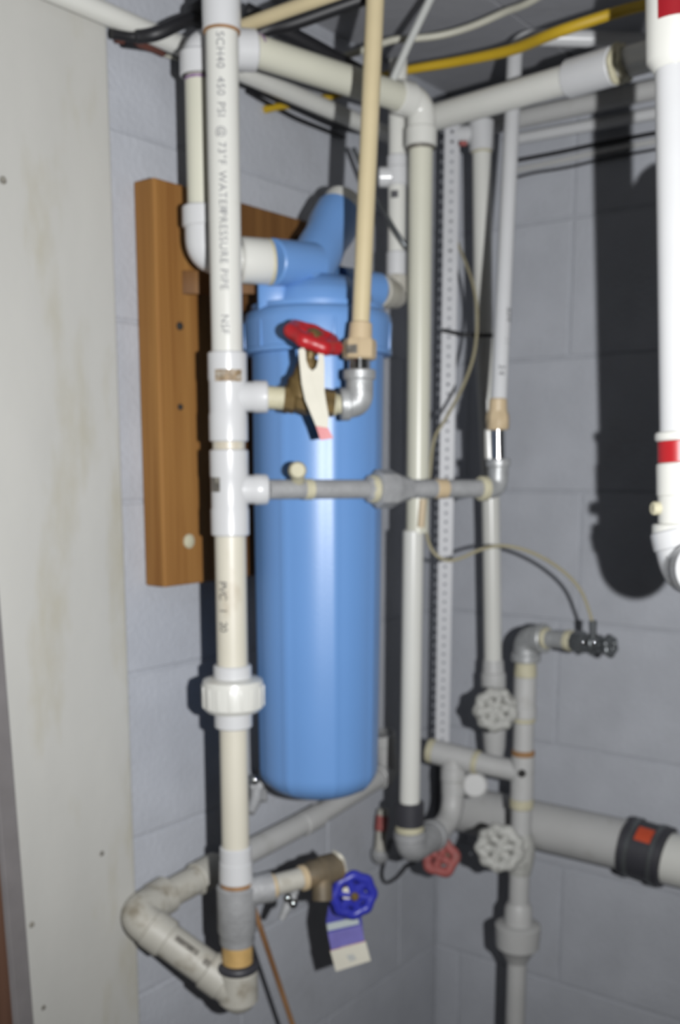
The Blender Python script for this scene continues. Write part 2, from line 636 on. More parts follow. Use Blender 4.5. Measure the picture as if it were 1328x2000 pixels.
# sump with a rounded bottom and shallow flutes
zb, zt = fz(1535), fz(690)
Hs = zt - zb
b = B()
nseg = 96
prof = []
for i in range(9):
    a = math.radians(90 * i / 8)
    prof.append((0.062 - 0.062 * math.cos(a) * 0 - 0.034 * math.cos(a) - 0.028, 0.0745 * (0.36 + 0.64 * math.sin(a))))
prof = [(-0.011, 0.012), (-0.009, 0.02)] + [(0.034 * (1 - math.cos(math.radians(90 * i / 8))) - 0.006, 0.0745 * (0.42 + 0.58 * math.sin(math.radians(90 * i / 8)))) for i in range(9)]
prof += [(Hs * 0.35, 0.0762), (Hs * 0.7, 0.0776), (Hs, 0.079)]
rings = []
for t, r in prof:
    row = []
    for k in range(nseg):
        th = 2 * math.pi * k / nseg
        fl_ = max(0.0, math.cos(8 * (th + 0.52))) ** 14 * 0.0022 if 0.0 < t < Hs * 0.995 else 0
        row.append(b.bm.verts.new(Vector((fax(1000).x + (r + fl_) * math.cos(th), FY + (r + fl_) * math.sin(th), zb + t))))
    rings.append(row)
for p, q in zip(rings, rings[1:]):
    b.bridge(p, q)
b.bm.faces.new(list(reversed(rings[0])))
b.bm.faces.new(rings[-1])
part('sump', b, M['blue'], ft, angle=60)
# cap ring with ribs
b = B()
a0, a1 = fax(697), fax(612)
Lr = (a1 - a0).length
b.rev(a0, a1, [(0, 0.083), (0.001, 0.0875), (0.006, 0.0885), (0.007, 0.0875), (Lr - 0.014, 0.0885), (Lr - 0.004, 0.086), (Lr, 0.081)], 64)
cap = part('cap_ring', b, M['blue'], ft)
for k in range(12):
    th = 2 * math.pi * (k + 0.45) / 12
    d = Vector((math.cos(th), math.sin(th), 0))
    part('rib', B().box(a0 + d * 0.084 + d.cross(UP) * 0.002 + UP * 0.006, d * 0.0052, d.cross(UP) * -0.004, UP * (Lr - 0.02), 0.001), M['blue'], cap)
# head
b = B()
h0, h1 = fax(612), fax(545)
Lh = (h1 - h0).length
b.rev(h0, h1, [(0, 0.079), (0.006, 0.079), (0.008, 0.066), (0.02, 0.064), (0.023, 0.061), (Lh * 0.7, 0.058), (Lh, 0.040)], 56)
part('head', b, M['blue'], ft)
hc = fax(528)
# left port (to the inlet coupling), right port, slanted neck
pl_a = P(528, 512, 1.225)
b = B().cyl(P(612, 520, 1.275), pl_a, 0.026, 0.0255, 28)
part('inlet_port', b, M['blue'], ft)
b = B().box(P(502, 612, 1.235), P(560, 612, 1.235) - P(502, 612, 1.235), Vector((0, 0.05, 0)), UP * (fz(535) - fz(612)), 0.006)
part('port_gusset', b, M['blue'], ft)
n0, n1 = P(585, 565, 1.262), P(662, 418, 1.345)
Ln = (n1 - n0).length
b = B().rev(n0, n1, [(0, 0.030), (Ln * 0.5, 0.0285), (Ln * 0.65, 0.027), (Ln * 0.8, 0.0295), (Ln - 0.002, 0.0295), (Ln, 0.027)], 32)
part('slanted_neck', b, M['blue'], ft)
nd = (n1 - n0).normalized()
b = B().cyl(n1 - nd * 0.004, n1 + nd * 0.020, 0.0255, n=24)
part('neck_plug', b, M['pvc'], ft, 'white plug in the slanted neck')
pr_a, pr_b = P(660, 556, 1.33), P(739, 568, 1.370)
b = B().cyl(pr_a, pr_b, 0.0215, n=28)
part('outlet_port', b, M['blue'], ft)
# mounting bracket between board and head
bk = onL(360, 540, 0.034)
b = B().box(onL(356, 574, 0.0345), (P(540, 574, 1.275) - onL(356, 574, 0.0345)), UP * 0.026, Vector((0.0, 0.008, 0)), 0.001)
part('mounting_bracket', b, M['wood_d'], ft, 'brown mounting bracket')

# =================================================================== WHITE RISER IN FRONT OF THE FILTER
RY = 1.15
ra = V(444, 700, RY)
rt = thing('pvc_riser', 'white printed riser pipe with two tees standing in front of the blue filter', 'pipe', ra(1725))
part('upper_pipe', B().cyl(ra(700), ra(40), 0.0166, n=32, ch=0), M['pvc'], rt)
part('coupling', B().cyl(ra(62), Vector((ra(0).x, RY, CEIL - 0.002)), 0.0196, n=32), M['pvc_bright'], rt)
part('glue_ring', B().cyl(ra(66), ra(60), 0.0188, n=32), M['rust'], rt, 'brownish glue line')


def tee(y0, y1, yb, pxe, Ye, rn, rbr, name='tee'):
    b = B()
    a, c = ra(y1), ra(y0)
    L = (c - a).length
    b.rev(a, c, [(0, 0.0192), (0.0015, 0.0208), (L * 0.3, 0.0208), (L * 0.33, 0.0200), (L * 0.67, 0.0200), (L * 0.7, 0.0208), (L - 0.0015, 0.0208), (L, 0.0192)], 36)
    e = P(pxe, yb, Ye)
    ctr = ra(yb)
    d = (e - ctr)
    b.rev(ctr, e, [(0, rbr * 0.92), (d.length * 0.62, rbr * 0.94), (d.length * 0.66, rbr), (d.length - 0.002, rbr), (d.length, rbr * 0.9)], 28)
    return part(name, b, M['pvc_bright'], rt)


tee(688, 863, 775, 524, 1.153, 0.02, 0.0172)
tee(878, 1046, 956, 523, 1.158, 0.02, 0.0168)
part('nipple', B().cyl(ra(880), ra(860), 0.0175, n=28), M['pvc_stained'], rt)
lp = part('lower_pipe', B().cyl(ra(1310), ra(1035), 0.0171, n=32, ch=0), M['pvc_stained'], rt)
part('union_sleeve', B().cyl(ra(1328), ra(1298), 0.0212, n=32), M['pvc_bright'], rt)
part('union_sleeve', B().cyl(ra(1420), ra(1375), 0.0212, n=32), M['pvc_bright'], rt)
a, c = ra(1387), ra(1322)
L = (c - a).length
b = B().rev(a, c, [(0, 0.030), (0.005, 0.0345), (L - 0.008, 0.0345), (L - 0.003, 0.033), (L, 0.025)], 40)
un2 = part('union_nut', b, M['pvc'], rt)
for k in range(16):
    th = 2 * math.pi * k / 16
    d = Vector((math.cos(th), math.sin(th), 0))
    part('grip_rib', B().box(a + d * 0.034 + d.cross(UP) * 0.0022 + UP * 0.006, d * 0.0014, d.cross(UP) * -0.0044, UP * (L - 0.015), 0.0005), M['pvc'], un2)
part('bottom_pipe', B().cyl(ra(1662), ra(1410), 0.0158, n=32, ch=0), M['pvc_stained'], rt)
part('adapter', B().cyl(ra(1690), ra(1652), 0.0182, n=32).cyl(ra(1722), ra(1680), 0.0196, 0.0190, n=32), M['pvc_bright'], rt)
part('rust_ring', B().cyl(ra(1734), ra(1716), 0.0186, n=32), M['rust'], rt, 'rust coloured ring')
b = B()
a, c = ra(1842), ra(1728)
L = (c - a).length
b.rev(a, c, [(0, 0.0195), (0.003, 0.0205), (L * 0.18, 0.0205), (L * 0.22, 0.0225), (L * 0.8, 0.0225), (L - 0.002, 0.0228), (L, 0.0205)], 36)
tb_e = P(530, 1732, 1.165)
b.rev(ra(1745), tb_e, [(0, 0.017), (0.03, 0.0175), ((tb_e - ra(1745)).length, 0.0178)], 28)
part('iron_tee', b, M['galv_d'], rt, 'grey iron tee')
part('bushing', B().cyl(ra(1882), ra(1838), 0.0180, n=32), M['gold'], rt, 'yellow-brown bushing')
part('black_ring', B().torus(ra(1886), UP, 0.0195, 0.0058, 40, 10), M['black_s'], rt, 'dark rubber ring')
# print on the riser
fr = Vector((-0.02, -1, 0)).normalized()
for s, y in (('SCH', 74), ('40', 121), ('450', 161), ('PSI', 209), ('@', 255), ('73\u00b0F', 286), ('WATER', 342), ('PRESSURE', 418), ('PIPE', 530), ('NSF', 618)):
    text_on_pipe('pipe_print', s, ra(y), -UP, fr, 0.0166, 0.0112, M['ink'], rt, 1.1)
fr2 = Vector((-0.5, -1, 0)).normalized()
for s, y in (('PVC', 1132), ('1', 1184), ('20', 1210)):
    text_on_pipe('pipe_print', s, ra(y), -UP, fr2, 0.0171, 0.0125, M['ink_d'], rt, 0.9)
part('stamp_mark', B().patch(ra(747), ra(724), Vector((0.15, -1, 0)), 0.0203, -42, 42, 12), M['smudge'], rt, 'brown smudged stamp')
part('stamp_mark', B().patch(ra(960), ra(932), Vector((-0.9, -1, 0)), 0.0203, -18, 18, 8), M['smudge_d'], rt, 'dark smudged stamp')

# =================================================================== DRAIN LINE AT THE FOOT OF THE RISER
dl = thing('return_pipe', 'grimy white pipe elbowing round the foot of the riser and along the left wall', 'pipe', ra(1930))
q0 = ra(1900)
q1 = Vector((ra(1930).x, RY, ra(1936).z))
qe = P(268, 1792, 1.175)
b = B()
b.cyl(q0 + UP * 0.004, q1 - UP * 0.012, 0.0235, n=28)
dd = (qe - q1).normalized()
b.sphere(q1 - UP * 0.002, 0.0236, n=24)
b.sweep([q1 - dd * 0.004, q1 + dd * 0.04], 0.0225, 28)
b.cyl(q1 + dd * 0.018, q1 + dd * 0.045, 0.0238, n=28)
part('foot_elbow', b, M['pvc_grimy'], dl)
part('stained_pipe', B().cyl(q1 + dd * 0.03, qe - dd * 0.02, 0.0208, n=28, ch=0), M['pvc_grimy'], dl)
w0 = P(300, 1772, 1.20)
w1 = onL(404, 1706, 0.03)
wend = onL(752, 1512, 0.03)
wd = (wend - w1).normalized()
b = B()
b.sweep(fillet([qe - dd * 0.034, qe + dd * 0.004, P(318, 1752, 1.222)], 0.045, 10), 0.0225, 28)
b.cyl(qe - dd * 0.045, qe - dd * 0.018, 0.024, n=28)
b.cyl(P(300, 1762, 1.21), P(328, 1745, 1.228), 0.0235, n=28)
part('elbow', b, M['pvc_grimy'], dl)
part('short_pipe', B().cyl(P(310, 1757, 1.217), w1, 0.0182, n=28, ch=0).cyl(w1 - wd * 0.02, w1 + wd * 0.02, 0.021, n=28), M['pvc_grimy'], dl)
wm = onL(622, 1592, 0.03)
part('wall_pipe', B().cyl(w1, wm, 0.0165, n=28, ch=0).cyl(wm - wd * 0.04, wm, 0.0178, n=28).cyl(wm, wend, 0.0150, n=28, ch=0), M['grey_pvc'], dl)
b = B()
elbow(b, wend - wd * 0.02, wend + wd * 0.012, P(748, 1432, wend.y - 0.004), 0.0165, 0.019, 0.018, 0.03)
part('corner_elbow', b, M['grey_pvc'], dl)
for f_, t0, t1, a0_, a1_ in ((Vector((0.35, -1, 1.1)), 0.052, 0.084, -9, 9), (Vector((0.3, -1, 0.9)), 0.094, 0.108, -12, 8)):
    part('stamp_mark', B().patch(qe - dd * t1, qe - dd * t0, f_, 0.0210, a0_, a1_, 6), M['smudge_d'], dl, 'dark smudged print')

# =================================================================== RED GATE VALVE
vt = thing('gate_valve', 'old brass gate valve with a red wheel handle in front of the filter', 'valve', P(600, 800, 1.155))
v0, v1 = P(520, 776, 1.153), P(668, 790, 1.165)
vd = (v1 - v0).normalized()
part('nipple', B().cyl(v0 - vd * 0.004, P(562, 779, 1.156), 0.0122, n=24), M['tape'], vt, 'cream nipple')
b = B()
va, vb = P(554, 778, 1.156), P(652, 788, 1.163)
L = (vb - va).length
b.rev(va, vb, [(0, 0.0145), (L * 0.2, 0.0155), (L * 0.24, 0.0125), (L * 0.5, 0.016), (L * 0.76, 0.0125), (L * 0.8, 0.0155), (L, 0.0145)], 8)
bon = P(592, 765, 1.158)
stem_top = P(612, 660, 1.148)
sd = (stem_top - bon).normalized()
b.rev(bon - sd * 0.004, bon + sd * 0.036, [(0, 0.0185), (0.016, 0.0185), (0.02, 0.0145), (0.034, 0.012), (0.04, 0.009)], 20)
part('body', b, M['brass'], vt)
part('stem', B().cyl(bon + sd * 0.03, stem_top + sd * 0.004, 0.0062, n=16), M['brass'], vt)
wn_ = (Vector((0.20, -0.62, 0.72))).normalized()
wn_ = (Vector((0.36, -0.33, 0.87))).normalized()
b = B()
b.torus(stem_top, wn_, 0.0245, 0.0078, 56, 12, 7, 0.075)
u = wn_.orthogonal().normalized()
v = wn_.cross(u)
for k in range(4):
    th = math.pi / 2 * k + 0.3
    d = u * math.cos(th) + v * math.sin(th)
    b.cyl(stem_top + d * 0.004, stem_top + d * 0.022, 0.0068, n=10)
hw = part('wheel_handle', b, M['red'], vt, 'red wheel handle')
part('handle_nut', B().rev(stem_top - wn_ * 0.004, stem_top + wn_ * 0.0095, [(0, 0.0092), (0.009, 0.0092), (0.0115, 0.007), (0.0135, 0.004)], 12), M['brass'], hw, 'dull brass nut')

# white forked tag hung on the valve, red tip
tg = thing('forked_tag', 'white forked plastic strap with a red tip hung over the brass valve', 'tag', P(635, 860, 1.118))
Ya, Yb = 1.124, 1.118
L1 = [(583, 684), (592, 679), (597, 686), (598, 704), (603, 718), (610, 725), (618, 718), (622, 702), (621, 688), (626, 683), (632, 690), (634, 712), (634, 735),
      (634, 765), (638, 790), (642, 812), (641, 836)]
L2 = [(617, 832), (608, 810), (596, 782), (589, 750), (586, 716)]
out = [P(x, y, Ya + 0.004 * math.sin(y * 0.02)) for x, y in L1 + L2]
part('strap', B().prism(out, Vector((0, -1, 0)), 0.0032), M['paper'], tg, smooth=False)
out = [P(x, y, Ya) for x, y in ((617, 832), (641, 836), (651, 856), (626, 860))]
part('red_tip', B().prism(out, Vector((0, -1, 0)), 0.0030), M['red'], tg, 'red tip', smooth=False)

# =================================================================== CREAM PIPE ON THE GATE VALVE
cp = thing('cream_pipe', 'slim cream pipe rising from the red-handled valve to the ceiling', 'pipe', P(700, 790, 1.166))
e0, e1, e2 = P(646, 789, 1.163), P(702, 788, 1.168), P(703, 700, 1.168)
b = B()
elbow(b, P(664, 790, 1.165), e1, P(702, 722, 1.168), 0.0150, 0.0178, 0.011, 0.03)
part('steel_elbow', b, M['galv'], cp, 'galvanised steel elbow')
part('thread_tape', B().cyl(P(648, 789, 1.164), P(657, 789, 1.1645), 0.0130, n=24).cyl(P(636, 788, 1.163), P(646, 789, 1.1635), 0.0125, n=24).cyl(P(655, 789, 1.164), P(670, 790, 1.165), 0.0105, n=24), M['tape'], cp, 'cream thread tape')
c0, c1 = P(702, 690, 1.168), P(733, -20, 1.20)
cdir = (c1 - c0).normalized()
part('steel_nipple', B().cyl(P(702, 728, 1.168), P(702, 695, 1.168), 0.0118, n=24), M['chrome'], cp, 'shiny steel nipple')
part('hex_adapter', B().rev(P(702, 703, 1.168), P(703, 664, 1.169), [(0, 0.0160), (0.002, 0.0182), (0.018, 0.0182), (0.0215, 0.0165)], 8), M['cream_d'], cp, 'tan hex adapter')
part('socket', B().cyl(P(703, 668, 1.169), P(705, 630, 1.171), 0.0132, 0.0122, 28), M['cream_d'], cp, 'tan socket')
part('cream_tube', B().cyl(P(704, 640, 1.170), up_to_ceiling([P(704, 640, 1.170), P(736, -75, 1.203)])[-1], 0.0097, n=28, ch=0), M['cream'], cp)
part('stamp_mark', B().patch(P(702, 693, 1.168), P(702, 676, 1.168), Vector((-0.5, -1, 0)), 0.0183, -22, 18, 5), M['smudge_d'], cp, 'grey smudge')

# =================================================================== GREY BYPASS PIPE ACROSS THE FILTER
bp_ = thing('bypass_pipe', 'grey iron pipe with a bulging union crossing in front of the blue filter', 'pipe', P(735, 957, 1.21))
g0, g1 = P(520, 956, 1.158), P(968, 954, 1.302)
gd = (g1 - g0).normalized()
gp = lambda x: lerp(g0, g1, ((x - 664) / F * 0 + (P(x, 955, 1.2).x / 1.2 * 1.0 - 0) * 0 + 0)) if False else None


def gx(px):
    """point of the bypass axis seen at column px"""
    k = (px - 664) / F / (CP + (YPP - 955) / F * SP)
    t = (k * g0.y - g0.x) / ((g1.x - g0.x) - k * (g1.y - g0.y))
    return lerp(g0, g1, t)


part('left_pipe', B().cyl(gx(522), gx(730), 0.0109, n=26, ch=0), M['galv_d'], bp_)
part('right_pipe', B().cyl(gx(780), gx(950), 0.0109, n=26, ch=0), M['galv_d'], bp_)
ua, ub = gx(716), gx(800)
L = (ub - ua).length
b = B().rev(ua, ub, [(0, 0.013), (L * 0.04, 0.0155), (L * 0.2, 0.0160)], 8)
b.rev(ua + gd * L * 0.2, ub, [(0, 0.0185), (0.002, 0.0225), (L * 0.36, 0.0225), (L * 0.48, 0.019), (L * 0.62, 0.0155), (L * 0.8, 0.0135)], 8)
part('union', b, M['galv_d'], bp_, angle=25)
part('thread_tape', B().cyl(gx(721), gx(735), 0.0160, n=24), M['tape'], bp_, 'cream thread tape')
part('thread_tape', B().cyl(gx(592), gx(611), 0.0117, n=24), M['tape'], bp_, 'cream thread tape')
part('thread_tape', B().cyl(gx(848), gx(872), 0.0118, n=24), M['cream_d'], bp_, 'tan thread tape')
part('thread_tape', B().cyl(gx(936), gx(950), 0.0150, n=24), M['tape'], bp_, 'cream thread tape')
b = B()
elbow(b, gx(938), P(972, 954, 1.305), P(973, 896, 1.305), 0.0125, 0.0150, 0.010, 0.022)
part('iron_elbow', b, M['galv'], bp_, 'grey iron elbow')
k0 = gx(582)
kb, ke = k0 + Vector((0, -0.002, 0.008)), P(582, 920, 1.158)
kd = (ke - kb).normalized()
part('bleed_plug', B().rev(kb, ke, [(0, 0.0075), ((ke - kb).length, 0.0075)], 14).rev(ke - Vector((0.002, -0.010, 0)), ke + Vector((0.0003, -0.010, 0.001)), [(0, 0.0085), (0.002, 0.0098), (0.017, 0.0098), (0.0200, 0.0075)], 20), M['tape'], bp_, 'cream round plug')

# =================================================================== WHITE SLIM PIPE UP TO THE CEILING
wp = thing('slim_white_pipe', 'slim white pipe rising from the grey bypass elbow and bending right below the ceiling', 'pipe', P(973, 890, 1.305))
part('chrome_nipple', B().cyl(P(973, 898, 1.305), P(972, 836, 1.305), 0.0088, n=24), M['chrome'], wp, 'chrome nipple')
part('hex_adapter', B().rev(P(972, 840, 1.305), P(972, 803, 1.305), [(0, 0.0125), (0.002, 0.0142), (0.017, 0.0142), (0.0235, 0.0118)], 8), M['cream_d'], wp, 'tan hex adapter')
part('socket', B().cyl(P(972, 808, 1.305), P(973, 778, 1.305), 0.0118, 0.0108, 24), M['cream_d'], wp, 'tan socket')
wpts = [P(974, 790, 1.305), P(1007, 72, 1.475), P(1190, 77, 1.465), P(1420, 94, 1.455)]
part('bent_tube', B().sweep(fillet(wpts, 0.030, 12), 0.0100, 24), M['pvc_bright'], wp)
for y0, y1 in ((612, 640), (668, 690), (722, 740)):
    fr_ = [lerp(wpts[0], wpts[1], (790 - y) / 710.0 * 0.97) for y in (y1, y0)]
    tt = text_on_pipe('pipe_print', {612: 'SDR', 668: '11', 722: '3/4'}[y0], fr_[1], (fr_[0] - fr_[1]), Vector((0.75, -1, 0)).normalized() if y0 < 700 else Vector((0, -1, 0)), 0.0098, 0.0105, M['ink_d'], wp)

# =================================================================== HEADER PIPE: inlet drop, overhead run, tall drop
hd = thing('header_pipe', 'ivory overhead pipe dropping left to the filter inlet and right down the tall pipe', 'pipe', P(820, 1560, 1.38))
IY = 1.205
ia = V(393, 300, IY)
# bottom elbow into the coupling
b = B()
cpt = P(536, 512, 1.230)
low = Vector((ia(490).x, IY, P(0, 497, IY).z))
elbow(b, ia(404), low, P(456, 506, 1.212), 0.0195, 0.0222, 0.022, 0.036)
part('lower_elbow', b, M['pvc_bright'], hd)
part('inlet_coupling', B().cyl(P(440, 504, 1.210), P(480, 509, 1.217), 0.0168, n=28).rev(P(468, 508, 1.215), P(527, 512, 1.2265), [(0, 0.0225), (0.002, 0.0248), (0.033, 0.0248), (0.036, 0.0225)], 32), M['pvc'], hd, 'white coupling at the filter inlet')
part('thread_tape', B().cyl(P(521, 512, 1.2255), P(529, 512, 1.2272), 0.0252, n=32), M['tape'], hd, 'cream thread tape')
part('drop_pipe', B().cyl(ia(420), ia(140), 0.0160, n=28, ch=0), M['pvc_cream'], hd)
part('primer_ring', B().cyl(ia(161), ia(152), 0.0164, n=28), M['purple'], hd, 'purple primer stain')
h0_, h1_ = P(494, 98, 1.222), P(792, 193, 1.372)
hdir = (h1_ - h0_).normalized()
b = B()
ctop = P(390, 90, IY)
ctop.x = ia(200).x
elbow(b, ia(151), Vector((ctop.x, IY, P(0, 92, IY).z)), P(499, 99, 1.225), 0.0188, 0.0212, 0.024, 0.04)
part('upper_elbow', b, M['pvc_bright'], hd)
part('primer_ring', B().cyl(P(496, 98, 1.2235), P(503, 100, 1.227), 0.0176, n=28), M['purple'], hd, 'purple primer stain')
part('overhead_pipe', B().cyl(P(485, 95, 1.217), P(795, 194, 1.374), 0.0165, n=28, ch=0), M['pvc_cream'], hd)
TY = 1.385
tA = P(822, 300, TY)
tB = P(815, 1030, TY)
tC = P(800, 1570, TY)
b = B()
elbow(b, P(776, 188, 1.366), P(823, 203, TY), P(822, 287, TY), 0.0178, 0.0198, 0.022, 0.034)
part('right_elbow', b, M['pvc'], hd)
part('glue_ring', B().cyl(P(822, 293, TY), P(822, 287, TY), 0.0180, n=28), M['smudge_d'], hd, 'dark glue line')
part('tall_pipe', B().cyl(P(822, 280, TY), P(815, 1040, TY), 0.0150, n=28, ch=0), M['pvc_cream'], hd)
part('lower_sleeve', B().cyl(P(807, 1035, TY - 0.002), P(800, 1572, TY - 0.002), 0.0140, n=28), M['pvc'], hd, 'white lower length of pipe')
part('rubber_coupling', B().cyl(P(800, 1566, TY - 0.002), P(800, 1612, TY - 0.002), 0.0200, n=28), M['black_s'], hd, 'black rubber coupling')
part('thread_tape', B().cyl(P(800, 1608, TY - 0.002), P(800, 1624, TY - 0.002), 0.0195, 0.0200, n=28), M['tape'], hd, 'yellowed thread tape')
b = B()
fe0, fe1, fe2 = P(801, 1622, TY - 0.002), P(803, 1656, TY - 0.002), P(848, 1630, 1.44)
elbow(b, fe0, fe1, fe2, 0.0215, 0.0232, 0.012, 0.03)
part('iron_elbow', b, M['galv_d'], hd, 'grey iron elbow')

# =================================================================== FILTER OUTLET PIPE (behind the cream pipe)
op = thing('outlet_pipe', 'white outlet pipe with stacked fittings rising behind the cream pipe', 'pipe', P(760, 575, 1.40))
OY = 1.425
oa = V(775, 450, OY)
part('upper_pipe', B().cyl(oa(330), Vector((oa(0).x, OY, CEIL - 0.075)), 0.0115, n=24, ch=0), M['pvc'], op)
part('coupling', B().cyl(oa(345), oa(304), 0.0134, n=24), M['pvc_bright'], op)
b = B().cyl(oa(364), oa(326), 0.0146, n=24).cyl(oa(346, -0.024), oa(346), 0.0125, n=20)
part('tee', b, M['pvc_bright'], op)
part('middle_pipe', B().cyl(oa(510), oa(355), 0.0118, n=24, ch=0), M['pvc'], op)
part('sleeve', B().cyl(oa(545), oa(492), 0.0135, n=24), M['pvc_bright'], op)
b = B()
elbow(b, P(737, 568, 1.370), P(774, 577, 1.42), oa(546), 0.0175, 0.0205, 0.024, 0.016)
part('grimy_elbow', b, M['pvc_grimy'], op, 'grimy grey elbow')
part('stamp_mark', B().patch(oa(390), oa(376), Vector((-0.3, -1, 0)), 0.0119, -25, 20, 5), M['ink_d'], op, 'dark stamp')

# =================================================================== PIPES UNDER THE CEILING, RIGHT WALL
pb = thing('coupled_pipe', 'thick ivory pipe with a white coupling slanting up to the right under the ceiling', 'pipe', P(860, 228, 1.47))
a, c = P(812, 240, 1.49), P(1150, 143, 1.305)
pdir = (c - a).normalized()
far = c + pdir * 0.35
part('long_pipe', B().cyl(a, far, 0.0166, n=28, ch=0), M['pvc'], pb)
cl0, cl1 = P(1112, 154, 1.325), P(1203, 127, 1.276)
part('coupling', B().cyl(cl0, cl1, 0.0212, n=32), M['pvc_bright'], pb)
part('primer_ring', B().cyl(cl0 - pdir * 0.004, cl0 + pdir * 0.002, 0.0175, n=28), M['purple'], pb, 'purple primer stain')
part('shadow_edge_rings', B().torus(cl1 + pdir * 0.003, pdir, 0.0178, 0.0042, 30, 8, 5, 0.06).torus(cl1 + pdir * 0.011, pdir + Vector((0.1, 0, 0.15)), 0.0168, 0.0034, 30, 8, 7, 0.08), M['tape'], pb, 'pale rings standing for a ragged shadow edge')  # pale lobed rings shape the ragged shadow edge past the coupling

c2 = thing('wall_pipe', 'grey-white pipe running along the top of the right wall, upper of the two', 'pipe', P(1015, 231, 1.63))
a, c = onR(905, 256, 0.05), onR(1193, 191, 0.05)
part('tube', B().cyl(a, c + TR * 0.45, 0.0132, n=24, ch=0), M['grey_pvc'], c2)
part('collar', B().cyl(c + TR * 0.09, c + TR * 0.125, 0.0165, n=24), M['pvc'], c2)
c3 = thing('thin_wall_pipe', 'thin white pipe hugging the right wall just below a thicker pipe', 'pipe', P(1015, 272, 1.66))
a, c = onR(990, 275, 0.022), onR(1190, 249, 0.022)
part('tube', B().cyl(a, c + TR * 0.5, 0.0085, n=20, ch=0), M['pvc_bright'], c3)
part('red_band', B().cyl(c + TR * 0.085, c + TR * 0.115, 0.0095, n=20), M['red_label'], c3, 'red band')

# vertical pipe at the right wall with gate valve
pa = thing('wall_riser', 'white riser pipe standing off the right wall beside the perforated strap', 'pipe', P(964, 1340, 1.585))
PY = 1.59
pts = [P(941, 300, PY), P(945, 640, PY), P(958, 960, PY), P(963, 1310, PY)]
part('tube', B().sweep(spline([P(940, 262, PY)] + pts, 6), 0.0136, 24), M['pvc'], pa)
b = B().cyl(P(941, 296, PY), P(940, 236, PY), 0.0178, n=26).cyl(P(940, 262, PY), P(890, 264, PY + 0.012), 0.0125, n=22)
part('tee', b, M['pvc_bright'], pa)
part('glue_ring', B().cyl(P(941, 300, PY), P(941, 294, PY), 0.0150, n=26), M['tape'], pa, 'yellow glue line')
part('red_band', B().cyl(P(912, 280, PY - 0.02), P(897, 280, PY - 0.02), 0.0035, n=16), M['red_faded'], pa, 'small red strip')
b = B().rev(P(964, 1348, PY - 0.003), P(963, 1290, PY), [(0, 0.0165), (0.006, 0.019), (0.026, 0.0192), (0.028, 0.0168), (0.047, 0.0158)], 26)
part('socket', b, M['grey_pvc'], pa)


def handwheel(b, c, nrm, R, r, spokes=5, lob=8, amp=0.06):
    b.torus(c, nrm, R, r, 56, 10, lob, amp)
    nrm = nrm.normalized()
    u = nrm.orthogonal().normalized()
    v = nrm.cross(u)
    for k in range(spokes):
        th = 2 * math.pi * k / spokes + 0.4
        d = u * math.cos(th) + v * math.sin(th)
        b.cyl(c + d * 0.003, c + d * R, r * 0.8, n=8)
    b.rev(c - nrm * 0.008, c + nrm * 0.008, [(0, R * 0.3), (0.012, R * 0.3), (0.016, R * 0.18)], 16)
    return b


g1v = thing('grey_wheel_valve', 'pale grey flaking wheel valve on the white wall riser, higher of two', 'valve', P(966, 1385, 1.58))
b = B().rev(P(966, 1478, 1.585), P(964, 1340, 1.585), [(0, 0.0135), (0.015, 0.0165), (0.045, 0.0185), (0.06, 0.021), (0.085, 0.0205), (0.1, 0.017)], 22)
b.cyl(P(966, 1390, 1.58), P(968, 1386, 1.47), 0.0095, n=16)
part('body', b, M['grey_pvc'], g1v)
part('wheel_handle', handwheel(B(), P(968, 1386, 1.465), Vector((-0.12, -1, 0.12)), 0.0235, 0.0088, 6, 9, 0.07), M['flaky'], g1v, 'flaking wheel handle')

# =================================================================== PERFORATED STRAP
ps = P(876, 700, 1.59)
sw, pitch, hr = 0.0215, 0.0135, 0.0025
z1s, z0s = P(0, 222, 1.59).z, P(0, 1452, 1.59).z
nh = int((z1s - z0s) / pitch)
b = B()
xl, xr, yv = -sw / 2, sw / 2, 1.59
for face in (0, 1):
    yy = 1.59 + (0.0016 if face else 0)
    for i in range(nh):
        zc = z0s + (i + 0.5) * pitch
        hole = [b.bm.verts.new(Vector((ps.x + hr * math.cos(math.pi / 4 * k), yy, zc + hr * math.sin(math.pi / 4 * k)))) for k in range(8)]
        ox = [xr, xr, 0, xl, xl, xl, 0, xr]
        oz = [0, pitch / 2, pitch / 2, pitch / 2, 0, -pitch / 2, -pitch / 2, -pitch / 2]
        outr = [b.bm.verts.new(Vector((ps.x + ox[k], yy, zc + oz[k]))) for k in range(8)]
        b.bridge(hole, outr)
bmesh.ops.remove_doubles(b.bm, verts=b.bm.verts[:], dist=1e-5)
single('perforated_strap', b, M['strap'], 'long white perforated steel strap hanging in the corner with a row of holes', 'strap', smooth=False)

# =================================================================== PIPE MANIFOLD, LOWER RIGHT
MY = 1.495
ma = V(1026, 1320, MY)
mf = thing('manifold_pipe', 'grey-white vertical manifold pipe with galvanised top elbow near the right wall', 'pipe', Vector((ma(1900).x, MY, 0)))
mh = P(1066, 1247, 1.470)
b = B()
elbow(b, ma(1292), Vector((ma(1250).x, MY, P(0, 1247, MY).z)), mh, 0.0185, 0.0215, 0.012, 0.034)
part('top_elbow', b, M['galv'], mf, 'galvanised elbow')
part('thread_tape', B().cyl(ma(1322), ma(1290), 0.0165, 0.0152, n=26), M['tape'], mf, 'yellowed thread tape')
part('upper_fitting', B().cyl(ma(1402), ma(1320), 0.0162, n=26).cyl(ma(1402), ma(1378), 0.0178, n=26), M['grey_pvc'], mf)
part('thread_tape', B().cyl(ma(1410), ma(1400), 0.0168, n=26), M['tape'], mf, 'cream thread tape')
